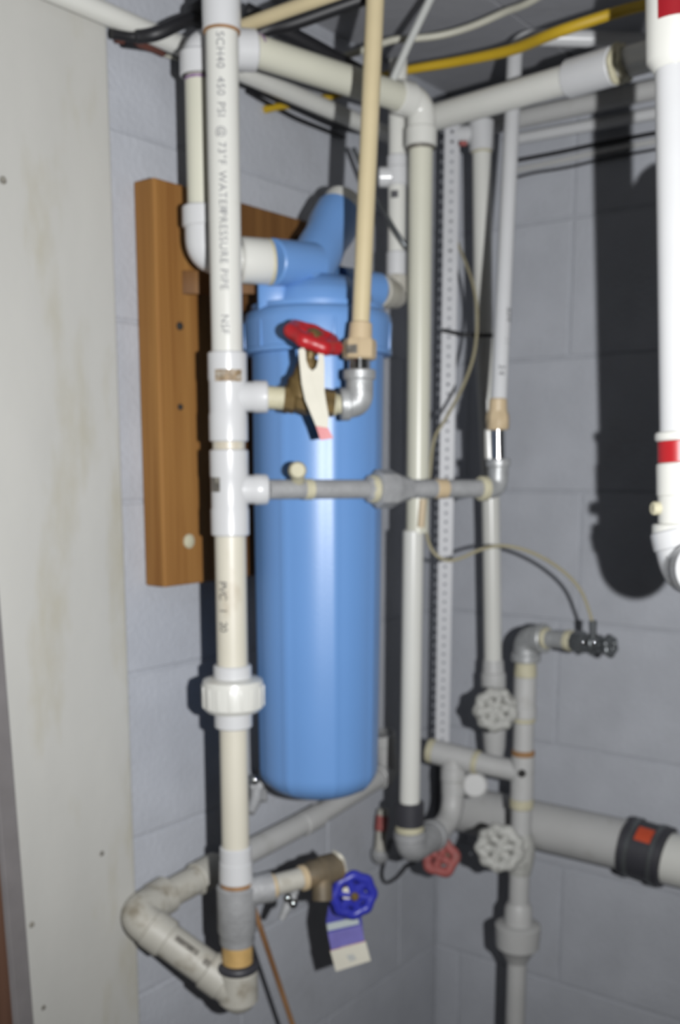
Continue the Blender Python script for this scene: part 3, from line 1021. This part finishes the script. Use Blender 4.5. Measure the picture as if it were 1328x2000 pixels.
part('upper_tube', B().cyl(ma(1475), ma(1408), 0.0150, n=26), M['grey_pvc'], mf)
part('thread_tape', B().cyl(ma(1476), ma(1464), 0.0170, n=26), M['rust'], mf, 'yellow-brown thread tape')
b = B().cyl(ma(1560), ma(1474), 0.0172, n=26)
lx = P(925, 1487, 1.535)
b.cyl(ma(1508), P(968, 1497, 1.515), 0.0160, n=24)
part('tee', b, M['grey_pvc'], mf)
part('dark_hole', B().cyl(ma(1504) + Vector((-0.004, -0.0168, 0)), ma(1504) + Vector((-0.004, -0.0182, 0)), 0.006, n=14), M['dark'], mf, 'dark hole in the tee')
part('thread_tape', B().cyl(ma(1578), ma(1558), 0.0176, n=26), M['tape'], mf, 'yellowed thread tape')
part('middle_tube', B().cyl(ma(1790), ma(1572), 0.0152, n=26, ch=0), M['grey_pvc'], mf)
a, c = ma(1878), ma(1762)
L = (c - a).length
b = B().rev(a, c, [(0, 0.0155), (L * 0.18, 0.024), (L * 0.27, 0.0325), (L * 0.62, 0.0345), (L * 0.65, 0.030), (L * 0.66, 0.0215), (L * 0.92, 0.0205), (L, 0.0165)], 36)
part('union', b, M['grey_pvc'], mf)
part('lower_tube', B().cyl(Vector((ma(1900).x, MY, 0.0)), ma(1870), 0.0148, n=26, ch=0), M['grey_pvc'], mf)
# branch to the left
br0, br1 = P(972, 1498, 1.513), P(838, 1466, 1.56)
bdir = (br1 - br0).normalized()
part('branch_tube', B().cyl(br0, br1, 0.0160, n=24).cyl(P(925, 1487, 1.53), P(848, 1468, 1.557), 0.0188, n=24), M['grey_pvc'], mf)
part('thread_tape', B().cyl(P(936, 1490, 1.526), P(925, 1487, 1.53), 0.0182, n=24), M['tape'], mf, 'yellowed thread tape')
part('thread_tape', B().cyl(P(850, 1468, 1.556), P(836, 1465, 1.561), 0.0188, n=24), M['tape'], mf, 'yellowed thread tape')
b = B()
by = 1.53
elbow(b, P(886, 1500, by + 0.01), P(884, 1598, by), P(842, 1634, 1.475), 0.0172, 0.0196, 0.02, 0.04)
b.cyl(P(886, 1482, by + 0.012), P(886, 1552, by + 0.006), 0.0188, n=24)
part('branch_elbow', b, M['grey_pvc'], mf)
# capped stub pointing at the viewer
b = B().rev(P(930, 1530, 1.60), P(927, 1534, 1.515), [(0, 0.015), (0.03, 0.017), (0.065, 0.0195), (0.083, 0.0195), (0.086, 0.016)], 24)
part('capped_stub', b, M['grey_pvc'], mf)

# top outlet with a small drain valve
dv = thing('drain_valve', 'small dark drain valve with chrome clamp at the end of the manifold elbow', 'valve', P(1110, 1250, 1.45))
x0, x1 = P(1060, 1246, 1.473), P(1205, 1263, 1.39)
part('thread_tape', B().cyl(P(1059, 1246, 1.474), P(1071, 1247, 1.467), 0.0152, n=24), M['tape'], dv, 'cream thread tape')
part('thread_tape', B().cyl(P(1106, 1250, 1.448), P(1119, 1252, 1.440), 0.0146, n=24), M['tape'], dv, 'cream thread tape')
part('nipple', B().cyl(P(1066, 1247, 1.470), P(1130, 1253, 1.434), 0.0125, n=24), M['galv'], dv)
part('body', B().rev(P(1118, 1252, 1.441), P(1172, 1258, 1.41), [(0, 0.0135), (0.004, 0.0155), (0.018, 0.0155), (0.02, 0.0125), (0.045, 0.0125)], 8).cyl(P(1170, 1258, 1.411), P(1192, 1262, 1.398), 0.0075, n=14), M['steel_d'], dv)
part('wheel_handle', handwheel(B(), P(1191, 1262, 1.398), Vector((0.75, -0.8, 0.15)), 0.0105, 0.0052, 4, 6, 0.1), M['steel_d'], dv, 'dark knurled handle')
part('glint_ball', B().sphere(P(1139, 1254, 1.41), 0.0048), M['chrome'], dv, 'chrome ball standing for a highlight')  # chrome balls added where highlights sit on the dark valve
part('glint_ball', B().sphere(P(1160, 1254, 1.395), 0.0050), M['chrome'], dv, 'chrome ball standing for a highlight')
part('clamp', B().cyl(P(1158, 1256, 1.402), P(1158, 1212, 1.402), 0.0042, 0.0055, 14).torus(P(1158, 1256, 1.412), Vector((1, -0.6, 0)), 0.0135, 0.003, 28, 8), M['steel_d'], dv, 'cable clamp')

g2v = thing('lower_wheel_valve', 'pale grey flaking wheel valve on the vertical manifold, lower of two', 'valve', P(985, 1660, 1.49))
b = B().rev(ma(1705), ma(1618), [(0, 0.0165), (0.012, 0.0195), (0.028, 0.0215), (0.04, 0.0215), (0.055, 0.019), (0.0635, 0.0165)], 24)
b.cyl(ma(1660), P(978, 1656, 1.40), 0.0105, n=16)
part('body', b, M['flaky'], g2v)
part('wheel_handle', handwheel(B(), P(976, 1656, 1.395), Vector((-0.30, -1, 0.10)), 0.0255, 0.0092, 6, 9, 0.07), M['flaky'], g2v, 'flaking wheel handle')

# red faded valve beneath the tall pipe
rv = thing('faded_red_valve', 'faded red wheel valve beside the foot of the tall pipe', 'valve', P(862, 1675, 1.5))
b = B().cyl(P(872, 1665, 1.66), P(862, 1674, 1.46), 0.012, n=18)
part('body', b, M['brass_d'], rv)
part('wheel_handle', handwheel(B(), P(860, 1674, 1.455), Vector((-0.35, -1, 0.25)), 0.021, 0.0078, 4, 5, 0.09), M['red_faded'], rv, 'faded red wheel')

# =================================================================== BIG WASTE PIPE
wst = thing('waste_pipe', 'thick grey-white waste pipe along the foot of the right wall with a black coupling', 'pipe', onR(905, 1590, 0.055))
a, c = onR(900, 1578, 0.055), onR(1222, 1650, 0.055)
wdr = (c - a).normalized()
part('large_tube', B().cyl(a, c, 0.0385, n=36, ch=0), M['grey_pvc'], wst)
k0, k1 = onR(1222, 1650, 0.055), onR(1306, 1676, 0.055)
b = B().rev(k0, k1, [(0, 0.041), (0.003, 0.0455), (0.012, 0.0455), (0.014, 0.0435), ((k1 - k0).length - 0.014, 0.0435), ((k1 - k0).length - 0.012, 0.0455), ((k1 - k0).length - 0.002, 0.0455), ((k1 - k0).length, 0.041)], 40)
part('rubber_coupling', b, M['black_s'], wst, 'black rubber coupling')
part('clamp_band', B().cyl(lerp(k0, k1, 0.16), lerp(k0, k1, 0.28), 0.0462, n=40), M['steel_d'], wst, 'steel clamp bands')
part('clamp_band', B().cyl(lerp(k0, k1, 0.72), lerp(k0, k1, 0.84), 0.0462, n=40), M['steel_d'], wst, 'steel clamp bands')
part('orange_sticker', B().patch(lerp(k0, k1, 0.34), lerp(k0, k1, 0.70), Vector((-0.5, -0.8, 1.25)), 0.0440, -16, 16, 8), M['orange'], wst, 'orange sticker')
part('white_tube', B().cyl(k1 - wdr * 0.01, k1 + wdr * 0.4, 0.0385, n=36, ch=0), M['pvc'], wst)

# =================================================================== WHITE STACK AT THE RIGHT EDGE
SY = 0.985
st = thing('white_stack', 'glossy white pipe with red labels at the right edge of the view', 'pipe', P(1322, 1040, SY))
sA, sB = P(1316, 60, SY), P(1327, 1040, 0.968)
sdir = (sB - sA).normalized()
sl = lambda y: lerp(sA, sB, (y - 60) / 980.0)
part('tube', B().cyl(sl(-140), sl(1045), 0.0165, n=36, ch=0), M['pvc_bright'], st)
b = B()
a, c = sl(133), sl(-30)
L = (c - a).length
b.rev(a, c, [(0, 0.0175), (0.008, 0.0235), (L - 0.002, 0.0235), (L, 0.0215)], 36)
part('coupling', b, M['pvc'], st)
part('red_label', B().patch(sl(51), sl(2), Vector((-0.32, -1, 0)), 0.0236, -32, 26, 8), M['red_label'], st, 'dark red label')
for y0_, y1_, r_ in ((852, 833, 0.0208), (965, 896, 0.0200), (1046, 1020, 0.0245), (1022, 960, 0.0190)):
    part('collar', B().cyl(sl(y0_), sl(y1_), r_, n=36), M['pvc'], st)
part('red_band', B().cyl(sl(898), sl(850), 0.0186, n=36), M['red'], st, 'red tape band')
part('black_label', B().patch(sl(764), sl(720), Vector((0.05, -1, 0)), 0.0166, -10, 40, 6), M['black'], st, 'black label')
nb = sl(990)
part('side_nub', B().cyl(nb + Vector((-0.014, 0, 0)), nb + Vector((-0.0255, -0.002, 0)), 0.0062, n=14), M['tape'], st, 'cream nub')
b = B()
e_ = P(1344, 1110, 0.962)
e2_ = P(1380, 1110, 0.902)
elbow(b, sl(1030), e_, e2_, 0.0250, 0.0268, 0.018, 0.05)
b.torus(e2_, (e2_ - e_), 0.0235, 0.0036, 40, 10)
part('elbow', b, M['pvc_bright'], st)
# second leg of the stack, past the edge of the view: it throws the right half of the wide shadow
s2a, s2b = P(1384, 345, SY), P(1389, 1090, 0.965)
b = B()
s2w = Vector((Czero + TR * 0.56).to_tuple())
s2w.z = P(1500, 300, 1.08).z
b.sweep(fillet([s2w, s2a, s2b, s2b + (e_ - s2b) * 0.75 - UP * 0.012], 0.04, 8), 0.0175, 28)
part('second_leg', b, M['pvc_bright'], st)

# =================================================================== CABLES AND WIRES
yw = [onL(518, 214, 0.005), onL(550, 207, 0.009), onL(585, 203, 0.008), onL(640, 190, 0.006), P(705, 168, 1.50), P(748, 149, 1.47), P(800, 136, 1.45), P(900, 119, 1.42), P(1000, 97, 1.37), P(1090, 62, 1.31), P(1205, 24, 1.28), P(1290, 0, 1.25), P(1420, -55, 1.21)]
yw = up_to_ceiling(yw)
ys = spline(yw, 8)
b = B().sweep(ys, [0.0042 + 0.0022 * math.sin(math.pi * max(0.0, (k_ - 36) / (len(ys) - 37))) if k_ > 36 else 0.0045 for k_ in range(len(ys))], 12)
single('yellow_cable', b, M['yellow'], 'bright yellow electrical cable slung under the ceiling', 'cable', loc=yw[0])
wc = [P(632, 123, 1.42), P(700, 101, 1.42), P(765, 79, 1.43), P(800, 76, 1.43), P(860, 69, 1.43), P(920, 52, 1.42), P(985, 24, 1.40), P(1055, -8, 1.36)]
wc = up_to_ceiling(wc)
single('white_cable', B().sweep(spline(wc, 8), 0.0042, 12), M['cable_w'], 'off-white cable sagging under the ceiling above the yellow cable', 'cable', loc=wc[0])
rt_ = [P(752, 192, 1.352), P(795, 92, 1.345), P(850, -22, 1.335)]
rt_ = up_to_ceiling(rt_)
single('milky_tube', B().sweep(rt_, 0.0048, 14), M['tube_w'], 'thin straight milky tube slanting up to the ceiling from the overhead pipe', 'tube', loc=rt_[0])
cr = [P(455, 58, 1.245), P(560, 20, 1.20), P(680, -22, 1.15)]
cr = up_to_ceiling(cr)
single('cream_branch', B().sweep(cr, 0.0072, 16), M['cream'], 'short cream pipe slanting up and right behind the white riser top', 'pipe', loc=cr[0])
bc1 = [onL(218, 66, 0.022), onL(262, 72, 0.03), onL(305, 66, 0.05), onL(345, 48, 0.06), onL(378, 34, 0.06), onL(405, 10, 0.06), onL(412, -40, 0.06)]
bc1 = up_to_ceiling(bc1)
single('black_cable', B().sweep(spline(bc1, 8), [0.005] * 9 + [0.0072] * 24 + [0.013] * (len(spline(bc1, 8)) - 33), 12), M['black_c'], 'black cable rising from the left conduit to the ceiling left of the riser', 'cable', loc=bc1[0])
bc2 = [P(470, 86, 1.27), P(520, 58, 1.27), P(570, 46, 1.265), P(650, 18, 1.26), P(735, -12, 1.255)]
bc2 = up_to_ceiling(bc2)
single('black_cable', B().sweep(spline(bc2, 8), 0.0075, 12), M['black_c'], 'black cable running just below the short cream pipe at the ceiling', 'cable', loc=bc2[0])
bc3 = [P(480, 20, 1.32), P(545, 55, 1.34), P(620, 95, 1.37), P(700, 140, 1.41), P(770, 180, 1.45)]
single('black_cable', B().sweep(spline(bc3, 8), 0.0092, 12), M['black_c'], 'thick black cable running down behind the upper edge of the overhead pipe', 'cable', loc=bc3[0])
bc4 = [onL(240, 82, 0.012), onL(300, 92, 0.012), onL(360, 112, 0.012), onL(420, 140, 0.012), onL(500, 172, 0.012), onL(580, 208, 0.012), onL(660, 243, 0.012), onL(745, 262, 0.012)]
single('black_cable', B().sweep(spline(bc4, 8), 0.0058, 10), M['black_c'], 'black cable stapled along the left wall directly below the white conduit', 'cable', loc=bc4[0])
bc5 = [onL(484, 178, 0.012), onL(500, 188, 0.009), onL(535, 208, 0.007), onL(580, 232, 0.007), onL(640, 256, 0.007), onL(670, 268, 0.007)]
single('dark_wire', B().sweep(spline(bc5, 8), 0.0030, 10), M['black_c'], 'thin dark wire looping below the stapled black cable', 'wire', loc=bc5[0])
bc6 = [onL(226, 76, 0.01), onL(262, 84, 0.014), onL(296, 94, 0.014), onL(318, 104, 0.012)]
single('brown_cable', B().sweep(spline(bc6, 8), 0.0042, 10), M['brown_c'], 'short brown cable under the left end of the white conduit', 'cable', loc=bc6[0])
cw = [onL(322, 106, 0.012), onL(345, 112, 0.012), onL(364, 112, 0.012)]
single('cream_wire', B().sweep(spline(cw, 6), 0.0030, 10), M['cable_w'], 'short cream wire left of the inlet drop pipe', 'wire', loc=cw[0])
# conduit along the top of the left wall
cd0, cd1 = onL(60, -36, 0.024), onL(760, 264, 0.024)
cdd = (cd1 - cd0).normalized()
ct = thing('wall_conduit', 'white conduit running along the top of the left wall', 'conduit', cd0)
part('tube', B().cyl(cd0 - cdd * 0.2, cd1, 0.0112, n=24, ch=0), M['pvc'], ct)
# dark cables along the top of the right wall
for k, (lab, pp, rr) in enumerate((('dark cable along the right wall under the thin white pipe', [(1000, 315), (1090, 298), (1165, 282), (1290, 258), (1400, 238)], 0.0032),
                                   ('dark drooping wire on the right wall, lowest of the wires', [(990, 352), (1040, 338), (1090, 330), (1130, 322), (1180, 310), (1290, 290), (1400, 270)], 0.0022),
                                   ('grey cable on the right wall between the two dark wires', [(1000, 334), (1090, 315), (1165, 298), (1290, 274), (1400, 254)], 0.0042))):
    pts = [onR(x, y, 0.006) for x, y in pp]
    pts.append(pts[-1] + (pts[-1] - pts[-2]).normalized() * 0.75)
    single('wall_wire' if k != 2 else 'grey_cable', B().sweep(spline(pts, 6), rr, 8), M['black_c'] if k != 2 else M['grey_pvc'], lab, 'wire', loc=pts[0])
# tan ground wires
t1 = [P(884, 430, 1.62), P(892, 470, 1.6), P(908, 510, 1.57), P(925, 560, 1.54), P(932, 620, 1.52), P(926, 690, 1.5), P(905, 752, 1.48), P(872, 815, 1.46), P(848, 858, 1.45), P(840, 920, 1.44), P(834, 985, 1.43),
      P(833, 1040, 1.42), P(845, 1076, 1.41), P(870, 1094, 1.41), P(900, 1090, 1.41), P(940, 1073, 1.405), P(985, 1066, 1.40), P(1040, 1080, 1.40), P(1095, 1112, 1.40), P(1135, 1155, 1.40), P(1158, 1218, 1.402)]
single('tan_wire', B().sweep(spline(t1, 8), 0.0023, 8), M['tan'], 'thin tan ground wire curling past the strap down to the drain valve clamp', 'wire', loc=t1[0])
t2 = [P(826, 975, 1.37), P(824, 1000, 1.37), P(822, 1030, 1.37)]
single('copper_stub', B().sweep(t2, 0.0048, 10), M['cream_d'], 'short tan wire sleeve on the tall pipe below the grey bypass', 'sleeve', loc=t2[0])
z0 = P(866, 645, 1.575)
zt_ = [z0, P(900, 652, 1.56), P(935, 655, 1.56), P(962, 655, 1.562)]
single('cable_tie', B().sweep(spline(zt_, 6), 0.0028, 8), M['black_c'], 'black cable tie strung from the perforated strap to the wall riser', 'cable tie', loc=z0)
dw = [P(690, 290, 1.47), P(715, 345, 1.46), P(740, 395, 1.44), P(765, 440, 1.405), P(790, 478, 1.40), P(803, 492, 1.41)]
single('dark_wire', B().sweep(spline(dw, 8), 0.0034, 10), M['steel_d'], 'dark grey wire slanting across the outlet pipe', 'wire', loc=dw[0])
lo = [onL(764, 1640, 0.03), onL(752, 1680, 0.02), onL(746, 1708, 0.015), onL(754, 1724, 0.015), onL(775, 1714, 0.02), onL(795, 1692, 0.03), onL(812, 1684, 0.05)]
single('dark_wire', B().sweep(spline(lo, 8), 0.0024, 8), M['black_c'], 'thin dark wire loop on the wall below the tall pipe foot', 'wire', loc=lo[0])

# =================================================================== HOSE BIB WITH BLUE HANDLE AND HANG TAG
hb = thing('hose_bib', 'dull brass tap with a dark blue wheel handle on the iron tee', 'tap', P(600, 1725, 1.19))
b0, b1, b2 = P(524, 1732, 1.165), P(592, 1714, 1.185), P(660, 1692, 1.21)
part('nipple', B().cyl(b0, b1, 0.0128, n=22), M['pvc_grimy'], hb, 'pale nipple')
part('thread_tape', B().cyl(P(526, 1732, 1.166), P(538, 1729, 1.169), 0.0148, n=22), M['cream_d'], hb, 'tan thread tape')
part('thread_tape', B().cyl(P(586, 1716, 1.183), P(598, 1713, 1.187), 0.0155, n=22), M['cream_d'], hb, 'tan thread tape')
b = B()
L = (b2 - b1).length
b.rev(b1, b2, [(0, 0.0145), (L * 0.25, 0.0175), (L * 0.5, 0.0165), (L * 0.55, 0.019), (L, 0.0175)], 12)
b.sweep(fillet([lerp(b1, b2, 0.5), lerp(b1, b2, 0.55) + Vector((0, -0.012, -0.018)), lerp(b1, b2, 0.55) + Vector((0, -0.016, -0.03))], 0.012), 0.0125, 18)
part('body', b, M['brass_d'], hb)
hwc = P(690, 1748, 1.205)
part('stem', B().cyl(b2 - Vector((0.004, 0, 0.004)), hwc + Vector((-0.004, 0.008, 0.004)), 0.007, n=14), M['brass'], hb)
hn = Vector((0.28, -1, 0.05)).normalized()
b = B()
b.torus(hwc, hn, 0.0235, 0.0068, 48, 10, 8, 0.05)
u = Vector((0, 0, 1))
v = hn.cross(u).normalized()
u = v.cross(hn)
for k in range(6):
    th = 2 * math.pi * k / 6 + 0.26
    d = u * math.cos(th) + v * math.sin(th)
    b.cyl(hwc + d * 0.004, hwc + d * 0.022, 0.0056, n=8)
b.rev(hwc - hn * 0.003, hwc + hn * 0.003, [(0, 0.0142), (0.005, 0.0142), (0.006, 0.013)], 20)
hwl = part('wheel_handle', b, M['blue_d'], hb, 'dark blue wheel handle')
part('handle_screw', B().rev(hwc, hwc + hn * 0.009, [(0, 0.0055), (0.007, 0.0055), (0.009, 0.0035)], 12), M['brass'], hwl, 'brass screw')
part('shield_plate', B().prism([hwc + hn * 0.0035 + v * (0.009 + 0.010 * s0) + u * (0.004 + 0.014 * s1) for s0, s1 in ((-0.5, -0.55), (0.5, -0.4), (0.55, 0.5), (-0.1, 0.6))], hn, 0.001), M['paper'], hwl, 'pale curved mark on the wheel', smooth=False)
pc = thing('petcock', 'small chrome petcock with a grey lever below the iron tee', 'tap', P(565, 1760, 1.19))
part('knob', B().sphere(P(562, 1754, 1.178), 0.0056), M['chrome'], pc, 'chrome knobs')
part('knob', B().sphere(P(572, 1764, 1.18), 0.0062), M['chrome'], pc, 'chrome knobs')
part('lever', B().sweep([P(574, 1748, 1.186), P(562, 1768, 1.182), P(550, 1795, 1.178)], [0.0055, 0.0062, 0.0042], 12), M['galv_d'], pc)
part('stem', B().cyl(P(574, 1748, 1.186), P(580, 1726, 1.186), 0.005, n=12), M['galv_d'], pc)

tg2 = thing('hang_tag', 'blue and white paper hang tag dangling below the blue tap handle', 'tag', P(690, 1890, 1.222))
TY2 = 1.222
part('string', B().sweep(spline([P(652, 1664, 1.215), P(664, 1672, 1.2), P(671, 1684, 1.205), P(676, 1712, 1.2218)], 5), 0.0026, 8), M['paper'], tg2, 'white string loop')


def quad(pts, Y):
    return [P(x, y, Y) for x, y in pts]


part('tag_card', B().prism(quad([(652, 1704), (716, 1716), (706, 1790), (712, 1846), (648, 1862), (637, 1800), (645, 1750)], TY2), Vector((0, 1, 0)), 0.0009), M['tag_blue'], tg2, smooth=False)
part('purple_band', B().prism(quad([(640, 1822), (706, 1806), (712, 1838), (647, 1856)], TY2 - 0.0004), Vector((0, -1, 0)), 0.0006), M['tag_purple'], tg2, 'lilac printed band', smooth=False)
part('pale_stripe', B().prism(quad([(638, 1804), (698, 1791), (702, 1804), (640, 1818)], TY2 - 0.0004), Vector((0, -1, 0)), 0.0007), M['tag_green'], tg2, 'pale stripe', smooth=False)
part('pale_stripe', B().prism(quad([(666, 1849), (710, 1838), (712, 1846), (664, 1857)], TY2 - 0.0004), Vector((0, -1, 0)), 0.0007), M['tag_green'], tg2, 'pale stripe', smooth=False)
part('red_line', B().prism(quad([(645, 1856), (713, 1837), (714, 1840), (646, 1859)], TY2 - 0.0004), Vector((0, -1, 0)), 0.0010), M['red'], tg2, 'thin red line', smooth=False)
part('white_slip', B().prism(quad([(645, 1857), (714, 1838), (724, 1876), (656, 1897)], TY2 - 0.001), Vector((0, -1, 0)), 0.0006), M['paper'], tg2, 'white paper slip', smooth=False)
part('faint_mark', B().prism(quad([(676, 1866), (690, 1863), (697, 1874), (683, 1878)], TY2 - 0.0017), Vector((0, -1, 0)), 0.0002), M['tube_w'], tg2, 'faint printed mark', smooth=False)

# small tap behind the riser, left of the filter's foot
sc_ = thing('wall_tap', 'small grey wall tap with a shiny cap behind the riser left of the filter foot', 'tap', onL(500, 1545, 0.02))
b = B().cyl(onL(506, 1530, 0.0), onL(501, 1532, 0.05), 0.0095, n=18).sweep([onL(501, 1536, 0.045), onL(500, 1560, 0.05), onL(489, 1588, 0.055)], [0.009, 0.0085, 0.0055], 14)
part('body', b, M['galv_d'], sc_)
part('cap', B().sphere(onL(497, 1523, 0.06), 0.0068), M['chrome'], sc_, 'chrome cap')
part('bracket', B().cyl(onL(512, 1500, 0.008), onL(514, 1565, 0.03), 0.006, n=12), M['galv_d'], sc_)
# stubby wall valve behind the tall pipe foot
sv = thing('wall_spigot', 'stubby tape-wrapped spigot on the wall just left of the tall pipe foot', 'tap', onL(744, 1620, 0.02))
b = B().cyl(onL(748, 1580, 0.03), onL(742, 1662, 0.03), 0.0085, n=18)
part('body', b, M['pvc_grimy'], sv)
part('tape_wrap', B().cyl(onL(747, 1592, 0.03), onL(744, 1622, 0.03), 0.0098, n=18), M['red_faded'], sv, 'reddish tape wrap')
part('foot', B().sphere(onL(742, 1668, 0.025), 0.014, 1, 1, 1.2), M['galv_d'], sv, 'grey rounded end')

# thin wooden stick
s0_, s1_ = P(488, 1750, 1.19), P(571, 2000, 1.245)
sdv = (s1_ - s0_)
send = s0_ + sdv * (s0_.z / (s0_.z - s1_.z))
single('wooden_stick', B().sweep([s0_, send], 0.0034, 8), M['stick'], 'thin wooden stick leaning behind the foot of the white riser', 'stick', loc=send)
